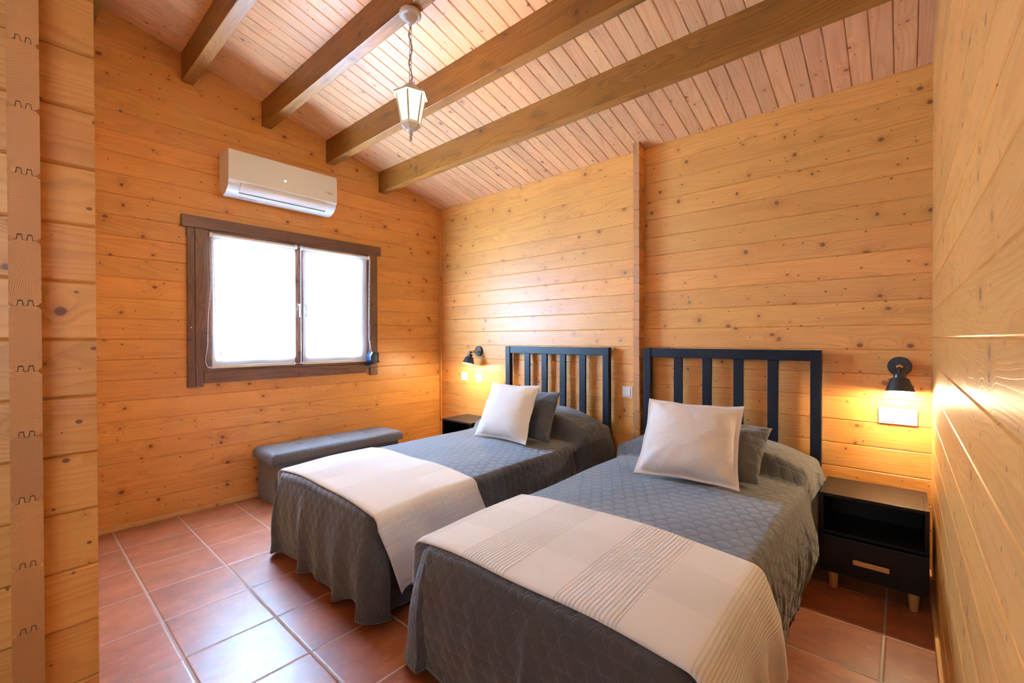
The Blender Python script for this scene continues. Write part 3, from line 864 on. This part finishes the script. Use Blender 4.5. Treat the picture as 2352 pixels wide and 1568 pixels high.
# --- bed nearer the right wall
sp2 = Spread(2.375, 3.357, -0.075, -2.085, 0.498, (0.135, -0.10, -0.52, 0.96), 8, 0.085)
def folds2(p, nrm, s):
    if nrm.y < -0.99:
        x = p.x; f = 0.0
        for c, w, h in ((2.70, .03, .25), (2.912, .018, 1.0), (3.20, .03, .6)): f += h * math.exp(-((x - c) / w) ** 2)
        return 0.030, f + 0.35 * math.sin((x - 2.4) * 3.0) - 0.35
    if nrm.x > 0.99: return 0.014, 0.5 * wav(s, 1.0, 5) + 0.35 * wav(s, 2.0, 17)
    if nrm.x < -0.99: return 0.05 * sm(-1.75, -2.0, p.y) + 0.012, 0.7 + 0.5 * wav(s, 0.3, 8)
    if nrm.x < 0: return 0.075, 0.9 - 1.2 * max(0.0, -nrm.y - 0.55)
    return 0.045, 0.8
def hem2(p, nrm, s):
    if nrm.y < -0.99: return 0.040 + 0.010 * math.sin(9 * p.x)
    if nrm.x > 0.99: return 0.045 + 0.020 * math.sin(4.5 * p.y + 1.0) + 0.09 * sm(-0.6, -0.15, p.y)
    return 0.032
def gath2(p, nrm, s, t):
    g = 0.002 * math.sin(55 * s) * t * (1 - t) * 3
    if nrm.x > 0.99:
        m = sm(-0.35, -0.7, p.y)
        g += m * (0.0022 * math.sin(150 * s + 3 * math.sin(9 * t)) + 0.0016 * math.sin(97 * s + 2 * t)) * sm(0.05, 0.35, t)
        g += 0.040 * math.exp(-((p.y + 0.66) / 0.15) ** 2) * math.sin(PI * min(1, t * 1.05))
        g += 0.012 * sm(-0.60, -0.20, p.y) * math.sin(PI * min(1, t * 0.9 + 0.1))
        g += 0.022 * math.exp(-((p.y + 0.30) / 0.03) ** 2) * (1 - 0.5 * t) - 0.02 * math.exp(-((p.y + 0.50) / 0.04) ** 2) * (1 - t)
    return g
build_spread('bedspread', sp2, 'taupe grey quilted bedspread on the bed nearer the right wall', M_QUILT2, folds2, hem2, 'quilted bedspreads', gath2)

# --- throws across the bed ends
def build_throw(sp, label, mat, yb, yfr, dropL, dropR, skewL, skewR, tilt, off=0.007):
    """yb/yfr: head-side and foot-side edges; dropL/R(b) = hanging length at b (0 head side .. 1 foot side)"""
    R = sp.R + off
    x0, x1 = sp.x0 - 0.022 - off, sp.x1 + 0.022 + off
    Wt = x1 - x0 - 2 * R; q = R * PI / 2
    ny = 64; nx = 150
    bm = bmesh.new(); uvd = bm.loops.layers.uv.verify()
    g = []; uv = []
    for j in range(ny + 1):
        b = j / ny
        dl, dr = dropL(b), dropR(b)
        row = []; ur = []
        for i in range(nx + 1):
            a = -(q + dl) + (dl + dr + 2 * q + Wt) * i / nx
            yv = yb + (yfr - yb) * b
            xr = min(max((a / Wt), 0), 1)
            y = yv + tilt * (xr - 0.5)
            if a < -q:
                d = -q - a; x = x0 - 0.02 * min(1, d / 0.1) * 0.5 + 0.004 * math.sin(16 * b + 1) * min(1, d * 6)
                yy = y + skewL * d; z = sp.topfoot(x0 + R, y) + off - R - d
            elif a < 0:
                t = -a / R; x = x0 + R - R * math.sin(t); yy = y; z = sp.topfoot(x0 + R, y) + off - R + R * math.cos(t)
            elif a <= Wt:
                x = x0 + R + a; yy = y; z = sp.topfoot(x, y) + off
            elif a < Wt + q:
                t = (a - Wt) / R; x = x1 - R + R * math.sin(t); yy = y; z = sp.topfoot(x1 - R, y) + off - R + R * math.cos(t)
            else:
                d = a - Wt - q
                x = x1 + 0.004 + 0.020 * min(1, d / 0.12) + (0.010 * math.sin(9 * b + 0.5) + 0.007 * math.sin(19 * b)) * min(1, d * 5)
                yy = y + skewR * d; z = sp.topfoot(x1 - R, y) + off - R - d
            row.append(bm.verts.new((x, yy, z))); ur.append((x0 + R + a, yv))
        g.append(row); uv.append(ur)
    for j in range(ny):
        for i in range(nx):
            f = bm.faces.new((g[j][i], g[j + 1][i], g[j + 1][i + 1], g[j][i + 1])); f.smooth = True
            for l, k in zip(f.loops, (uv[j][i], uv[j + 1][i], uv[j + 1][i + 1], uv[j][i + 1])): l[uvd].uv = k
    o = from_bm('throw', bm, mat, None, True)
    md = o.modifiers.new('thick', 'SOLIDIFY'); md.thickness = 0.004; md.offset = -1
    return tag(o, label, 'throw', 'throws across the bed ends')
build_throw(sp1, 'white waffle throw across the foot of the bed nearer the window', M_THROW, -1.475, -2.046,
            lambda b: 0.10 + 0.06 * b, lambda b: 0.20 + 0.09 * b, 0.10, 0.34, -0.01)
build_throw(sp2, 'cream striped throw across the foot of the bed nearer the right wall', M_THROW2, -1.490, -2.070,
            lambda b: 0.10 + 0.03 * b, lambda b: 0.34, 0.05, 0.42, 0.0)

# ------------------------------------------------------------------ cushions
def cushion(label, BL, BR, TL, TR, T, mat, flange, seed, group, pinch=0.05, quilted=False):
    BL, BR, TL, TR = map(Vector, (BL, BR, TL, TR))
    rnd = random.Random(seed)
    ph = [rnd.uniform(0, 6.28) for _ in range(6)]
    n = 56
    org = (BL + BR) / 2
    nrm = ((BR - BL).cross(TL - BL)).normalized()
    w = (BR - BL).length; h = (TL - BL).length
    fl = 2 * flange / w if flange else 0.0
    bm = bmesh.new(); uvd = bm.loops.layers.uv.verify()
    def P(u, v, side):
        pu = u * (1 - pinch * (1 - v * v) * abs(u) ** 2 * 1.0)
        pv = v * (1 - pinch * (1 - u * u) * abs(v) ** 2 * 1.0)
        a, b = (pu + 1) / 2, (pv + 1) / 2
        base = BL.lerp(BR, a).lerp(TL.lerp(TR, a), b)
        uu = min(1.0, abs(u) / (1 - fl)); vv = min(1.0, abs(v) / (1 - fl))
        th = T * 0.5 * max(0.0, (1 - uu ** 2.6)) ** 0.62 * max(0.0, (1 - vv ** 2.6)) ** 0.62
        wr = 0.0018 * math.sin(7 * u + 5 * v + ph[0]) + 0.0012 * math.sin(11 * v - 7 * u + ph[1])
        cr = 0.006 * math.sin(16 * math.atan2(v, u) + ph[2]) * (uu * vv) ** 1.2
        th += (wr + cr) * min(1, th / 0.02)
        sag = 0.012 * (1 - b) * (1 - a * a * 0.2)
        edge = 0.004 * math.sin(8 * (u + v) + ph[3]) * (1 if max(uu, vv) >= 1 else 0)
        return base + nrm * (side * (th + 0.0016) + edge) - org
    for side in (1, -1):
        g = [[bm.verts.new(P(-1 + 2 * i / n, -1 + 2 * j / n, side)) for i in range(n + 1)] for j in range(n + 1)]
        for j in range(n):
            for i in range(n):
                vs = [g[j][i], g[j][i + 1], g[j + 1][i + 1], g[j + 1][i]]
                ij = [(i, j), (i + 1, j), (i + 1, j + 1), (i, j + 1)]
                if side < 0: vs.reverse(); ij.reverse()
                f = bm.faces.new(vs); f.smooth = True
                for l, (a, b) in zip(f.loops, ij): l[uvd].uv = (a / n * w, b / n * h)
        if side == 1: gf = g
        else:
            per = [(0, k) for k in range(n)] + [(k, n) for k in range(n)] + [(n, n - k) for k in range(n)] + [(n - k, 0) for k in range(n)]
            for k in range(len(per)):
                a, b = per[k], per[(k + 1) % len(per)]
                f = bm.faces.new((gf[b[0]][b[1]], gf[a[0]][a[1]], g[a[0]][a[1]], g[b[0]][b[1]])); f.smooth = True
    o = from_bm('cushion', bm, mat, None, True)
    o.location = org
    return tag(o, label, 'cushion', group)
GC = 'cushions on the beds'
cushion('white cushion with flange on the bed nearer the window', (1.385, -.835, .505), (1.865, -.832, .505), (1.395, -.650, .872), (1.825, -.630, .876), 0.165, M_WHITE_CUSH, 0.012, 1, GC, 0.07)
cushion('dark grey cushion behind the white one on the window-side bed', (1.48, -.690, .508), (1.940, -.685, .508), (1.44, -.480, .800), (1.890, -.480, .820), 0.11, M_QUILT, 0.0, 2, GC, 0.05)
cushion('cream cushion with wide flange on the bed nearer the right wall', (2.665, -.935, .508), (3.150, -.880, .508), (2.650, -.715, .868), (3.125, -.690, .866), 0.185, M_CREAM_CUSH, 0.018, 3, GC, 0.07)
cushion('taupe quilted cushion behind the cream one on the right-hand bed', (2.620, -.765, .512), (3.195, -.745, .512), (2.64, -.530, .755), (3.205, -.500, .742), 0.12, M_QUILT2, 0.0, 4, GC, 0.04)

# ------------------------------------------------------------------ ottoman under the window
r = thing('storage_ottoman', 'long charcoal tweed storage bench under the window', 'bench', (0.19, -1.28, 0.0))
bm = bmesh.new(); box(bm, (-0.170, -0.515, 0.0), (0.158, 0.515, 0.312), 0.006, 2); from_bm('body', bm, M_OTTO, r, True, 40)
bm = bmesh.new(); b = bmesh.new()
bmesh.ops.create_grid(b, x_segments=40, y_segments=120, size=0.5)
N2 = []
for v in b.verts:
    x, y = v.co.x * 2, v.co.y * 2
    e = max(0.0, 1 - abs(x) ** 12) ** 0.5 * max(0.0, 1 - abs(y) ** 50) ** 0.5
    dim = sum(0.007 * math.exp(-((y * 0.545 - c) / 0.02) ** 2 - (x * 0.19 / 0.03) ** 2) for c in (-0.28, 0.0, 0.28))
    dim += sum(0.003 * math.exp(-((y * 0.545 - c) / 0.008) ** 2) for c in (-0.28, 0.0, 0.28))
    v.co = Vector((x * 0.183, y * 0.545, 0.358 + 0.030 * e - dim))
for f in b.faces: f.smooth = True
edge = [e for e in b.edges if e.is_boundary]
ret = bmesh.ops.extrude_edge_only(b, edges=edge)
for v in [g for g in ret['geom'] if isinstance(g, bmesh.types.BMVert)]: v.co.z = 0.312
merge(bm, b)
from_bm('lid', bm, M_OTTO, r, True, 50)

# ------------------------------------------------------------------ nightstands
def nightstand(loc, label):
    r = thing('nightstand', label, 'nightstand', loc, group='black nightstands beside the beds')
    w, d, z0, z1 = 0.393, 0.325, 0.088, 0.450     # origin: front left corner on the floor
    for x0 in (0.0, w - 0.016):
        bm = bmesh.new(); box(bm, (x0, 0.0, z0), (x0 + 0.016, d, z1), 0.0012); from_bm('side_panel', bm, M_BLACKBOARD, r)
    bm = bmesh.new(); box(bm, (0.016, 0.0, z1 - 0.016), (w - 0.016, d, z1 - 0.0003), 0.001); from_bm('top', bm, M_BLACKBOARD, r)
    bm = bmesh.new(); box(bm, (0.016, 0.012, 0.252), (w - 0.016, d, 0.266), 0.001); from_bm('shelf', bm, M_BLACKBOARD, r)
    bm = bmesh.new(); box(bm, (0.016, d - 0.006, z0), (w - 0.016, d, z1 - 0.016)); from_bm('back_panel', bm, M_BLACKBOARD, r)
    bm = bmesh.new(); box(bm, (0.016, 0.02, z0), (w - 0.016, d, z0 + 0.014)); from_bm('bottom_panel', bm, M_BLACKBOARD, r)
    bm = bmesh.new(); box(bm, (0.002, -0.018, z0 - 0.008), (w - 0.002, -0.001, 0.252), 0.0015); dr = from_bm('drawer', bm, M_BLACKBOARD, r)
    bm = bmesh.new()
    box(bm, (0.132, -0.044, 0.152), (0.262, -0.030, 0.172), 0.003)
    box(bm, (0.145, -0.031, 0.157), (0.157, -0.018, 0.167)); box(bm, (0.237, -0.031, 0.157), (0.249, -0.018, 0.167))
    from_bm('handle', bm, M_BEECH, dr)
    for lx, ly in ((0.055, 0.010), (w - 0.050, 0.010), (0.055, d - 0.05), (w - 0.045, d - 0.05)):
        bm = bmesh.new(); lathe(bm, [(0.014, 0.0), (0.0155, 0.002), (0.021, z0)], (lx, ly, 0.0), (0, 0, 1), 20); from_bm('leg', bm, M_BEECH, r, True, 40)
    return r
nightstand((3.397, -0.440, 0), 'black open nightstand with drawer and beech legs by the right wall')
nightstand((0.440, -0.345, 0), 'black nightstand in the corner by the window, half hidden by the bed')

# ------------------------------------------------------------------ wall lamps
def wall_lamp(x, z, label, shade_dir, joint_off, power):
    r = thing('wall_lamp', label, 'wall lamp', (x, 0.0, z), group='black reading lamps on the wall')
    bm = bmesh.new(); lathe(bm, [(0.0, 0), (0.049, 0), (0.049, 0.016), (0.045, 0.021), (0.0, 0.022)], (0, 0, 0), (0, -1, 0), 40); from_bm('back_plate', bm, M_BLACKMETAL, r, True, 40)
    jy = -joint_off
    bm = bmesh.new(); lathe(bm, [(0.0135, 0.0), (0.0125, joint_off - 0.034)], (0, -0.021, 0), (0, -1, -0.05), 20); from_bm('arm', bm, M_BEECH, r, True, 40)
    J = Vector((0, jy - 0.006, -0.008))
    D = Vector(shade_dir).normalized()
    bm = bmesh.new()
    lathe(bm, [(0.0, -0.012), (0.009, -0.009), (0.012, 0), (0.009, 0.009), (0, 0.012)], J, (1, 0, 0), 16)
    tube(bm, [J + Vector((-0.030, 0, 0.0)), J + Vector((0.018, 0, 0.0))], 0.004, 8)
    tube(bm, [J, J + D * 0.028], 0.007, 10)
    from_bm('swivel_joint', bm, M_BLACKMETAL, r, True, 40)
    bm = bmesh.new()
    s0 = J + D * 0.020
    lathe(bm, [(0.0, 0), (0.0225, 0.0), (0.0245, 0.004), (0.0245, 0.024), (0.036, 0.028), (0.058, 0.092), (0.0585, 0.094)], s0, D, 40, 0, False)
    lathe(bm, [(0.0572, 0.0938), (0.035, 0.030), (0.023, 0.026), (0.0, 0.0255)], s0, D, 40, 1, False)
    from_bm('shade', bm, [M_BLACKMETAL, M_SHADEIN], r, True, 40)
    bm = bmesh.new(); lathe(bm, [(0.0, 0.0), (0.012, 0.002), (0.014, 0.016), (0.022, 0.034), (0.020, 0.046), (0.010, 0.055), (0.0, 0.057)], s0 + D * 0.027, D, 20); bo = from_bm('bulb', bm, M_BULB, r, True)
    ld = bpy.data.lights.new('bulb_light', 'POINT'); ld.energy = power; ld.color = (1.0, 0.82, 0.50); ld.shadow_soft_size = 0.02
    lo = bpy.data.objects.new('bulb_light', ld); link(lo, r); lo.location = s0 + D * 0.088
wall_lamp(3.688, 1.050, 'black cone reading lamp above the double socket on the right', (0.02, -0.16, -1), 0.105, 16.0)
wall_lamp(0.592, 1.076, 'black cone reading lamp in the corner by the window', (-0.03, -0.26, -1), 0.110, 13.0)

# ------------------------------------------------------------------ wall plates
def plate(name, label, x0, x1, z0, z1, inserts, group='white wall plates'):
    r = thing(name, label, 'socket' if 'socket' in name else 'switch', ((x0 + x1) / 2, 0, (z0 + z1) / 2), group=group)
    w, h = (x1 - x0) / 2, (z1 - z0) / 2
    bm = bmesh.new(); box(bm, (-w, -0.010, -h), (w, 0.0, h), 0.004, 3); from_bm('frame', bm, M_PLASTIC, r, True, 30)
    for kind, cx in inserts:
        if kind == 'switch':
            bm = bmesh.new(); box(bm, (cx - 0.028, -0.0145, -0.028), (cx + 0.028, -0.009, 0.028), 0.002, 2); from_bm('rocker', bm, M_PLASTIC, r)
            bm = bmesh.new(); box(bm, (cx - 0.0285, -0.0105, -0.0300), (cx + 0.0285, -0.0095, -0.0275)); from_bm('rocker_gap', bm, M_GREYTXT, r)
        elif kind == 'switch_side':
            bm = bmesh.new(); box(bm, (cx - 0.028, -0.0145, -0.028), (cx + 0.026, -0.009, 0.028), 0.002, 2); from_bm('rocker', bm, M_PLASTIC, r)
            bm = bmesh.new(); box(bm, (cx + 0.0265, -0.0105, -0.028), (cx + 0.0290, -0.0095, 0.028)); from_bm('rocker_gap', bm, M_GREYTXT, r)
        else:
            bm = bmesh.new()
            lathe(bm, [(0.028, 0.0), (0.028, 0.003), (0.0200, 0.003), (0.0195, -0.0005), (0.0, -0.0005)], (cx, -0.0098, 0), (0, -1, 0), 32, 0, False)
            from_bm('socket_insert', bm, M_PLASTIC, r, True, 30)
            bm = bmesh.new()
            for dx, dz in ((-0.0095, 0), (0.0095, 0), (0, 0.012), (0, -0.012)): lathe(bm, [(0.0026, 0), (0.0026, 0.0014), (0, 0.0014)], (cx + dx, -0.0098, dz), (0, -1, 0), 12)
            from_bm('pin_holes', bm, M_DARK, r)
    return r
plate('wall_socket', 'white double plate with switch and socket above the right nightstand', 3.604, 3.758, 0.749, 0.831, (('switch', -0.0355), ('socket', 0.0355)))
plate('wall_socket', 'small white socket below the corner reading lamp, nearest the window wall', 0.342, 0.425, 0.777, 0.860, (('socket', 0.0),))
plate('light_switch', 'small white switch plate to the right of the corner socket', 0.551, 0.633, 0.777, 0.857, (('switch', 0.0),))
plate('light_switch', 'white switch on the wall between the two headboards', 2.121, 2.204, 0.759, 0.841, (('switch_side', 0.0),))

# ------------------------------------------------------------------ hanging lantern
r = thing('pendant_lantern', 'white six-sided glass lantern hanging on a chain from a roof beam', 'pendant lamp', (1.848, -1.711, 2.826))
bm = bmesh.new(); lathe(bm, [(0.0, 0), (0.052, 0.0), (0.054, -0.004), (0.054, -0.016), (0.048, -0.022), (0.036, -0.023), (0.032, -0.028), (0.024, -0.046), (0.008, -0.056), (0.0, -0.057)][::-1], (0, 0, 0), (0, 0, 1), 40); from_bm('ceiling_rose', bm, M_WHITEMETAL, r, True, 35)
bm = bmesh.new(); z = -0.056; k = 0
while z > -0.335:
    ax = Vector((1, 0.2, 0)).normalized() if k % 2 else Vector((-0.2, 1, 0)).normalized()
    pts = []
    for i in range(16):
        a = 2 * PI * i / 16
        pts.append(Vector((0, 0, z - 0.014)) + ax * (0.0065 * math.cos(a)) + Vector((0, 0, 1)) * (0.0155 * math.sin(a)))
    tube(bm, pts, 0.0015, 6, closed=True)
    z -= 0.0255; k += 1
from_bm('chain', bm, M_CHAIN, r)
bm = bmesh.new()
tube(bm, [(0.009 * math.sin(9 + i * 0.55), 0.006 * math.cos(i * 0.55), -0.05 - i * 0.30 / 24) for i in range(25)], 0.0026, 8); from_bm('flex_cord', bm, M_CHAIN, r)
A0 = math.radians(12)
bm = bmesh.new()
lathe(bm, [(0.0, -0.338), (0.008, -0.338), (0.010, -0.350), (0.020, -0.358), (0.055, -0.392), (0.084, -0.406), (0.088, -0.418), (0.081, -0.420), (0.072, -0.412), (0.0, -0.41)][::-1], (0, 0, 0), (0, 0, 1), 6, 0, False, A0, True); from_bm('roof', bm, M_WHITEMETAL, r)
zt_, zb_, rt_, rb_ = -0.414, -0.552, 0.0715, 0.0455
def hexp(rad, k, z): return Vector((rad * math.cos(A0 + k * PI / 3), rad * math.sin(A0 + k * PI / 3), z))
bm = bmesh.new()
for k in range(6): tube(bm, [hexp(rt_ + 0.001, k, zt_), hexp(rb_ + 0.001, k, zb_)], 0.0050, 6)
for rad, z in ((rt_, zt_), (rb_, zb_)):
    for k in range(6): tube(bm, [hexp(rad, k, z), hexp(rad, k + 1, z)], 0.004, 6)
from_bm('frame', bm, M_WHITEMETAL, r)
for k in range(6):
    bm = bmesh.new()
    ra, rb2 = rt_ - 0.004, rb_ - 0.004
    vs = [hexp(ra, k, zt_), hexp(ra, k + 1, zt_), hexp(rb2, k + 1, zb_), hexp(rb2, k, zb_)]
    f = bm.faces.new([bm.verts.new(v) for v in vs])
    ret = bmesh.ops.extrude_face_region(bm, geom=[f])
    nn = (vs[1] - vs[0]).cross(vs[2] - vs[1]).normalized()
    if nn.dot(vs[0] + vs[1]) > 0: nn = -nn
    for v in [g for g in ret['geom'] if isinstance(g, bmesh.types.BMVert)]: v.co += nn * 0.003
    bmesh.ops.recalc_face_normals(bm, faces=list(bm.faces))
    from_bm('glass_pane', bm, M_LANTERN, r)
bm = bmesh.new(); lathe(bm, [(0.0, -0.590), (0.024, -0.586), (0.036, -0.574), (0.051, -0.562), (0.051, -0.550), (0.0, -0.551)], (0, 0, 0), (0, 0, 1), 6, 0, False, A0, True); from_bm('base_cup', bm, M_WHITEMETAL, r)
bm = bmesh.new(); lathe(bm, [(0.0, -0.646), (0.004, -0.640), (0.0075, -0.622), (0.005, -0.612), (0.0105, -0.606), (0.0085, -0.598), (0.012, -0.590), (0.010, -0.585), (0.0, -0.584)], (0, 0, 0), (0, 0, 1), 20); from_bm('finial', bm, M_WHITEMETAL, r, True, 40)
ld = bpy.data.lights.new('lantern_light', 'POINT'); ld.energy = 46; ld.color = (1.0, 0.84, 0.55); ld.shadow_soft_size = 0.075
lo = bpy.data.objects.new('lantern_light', ld); link(lo, r); lo.location = (0, 0, -0.50)
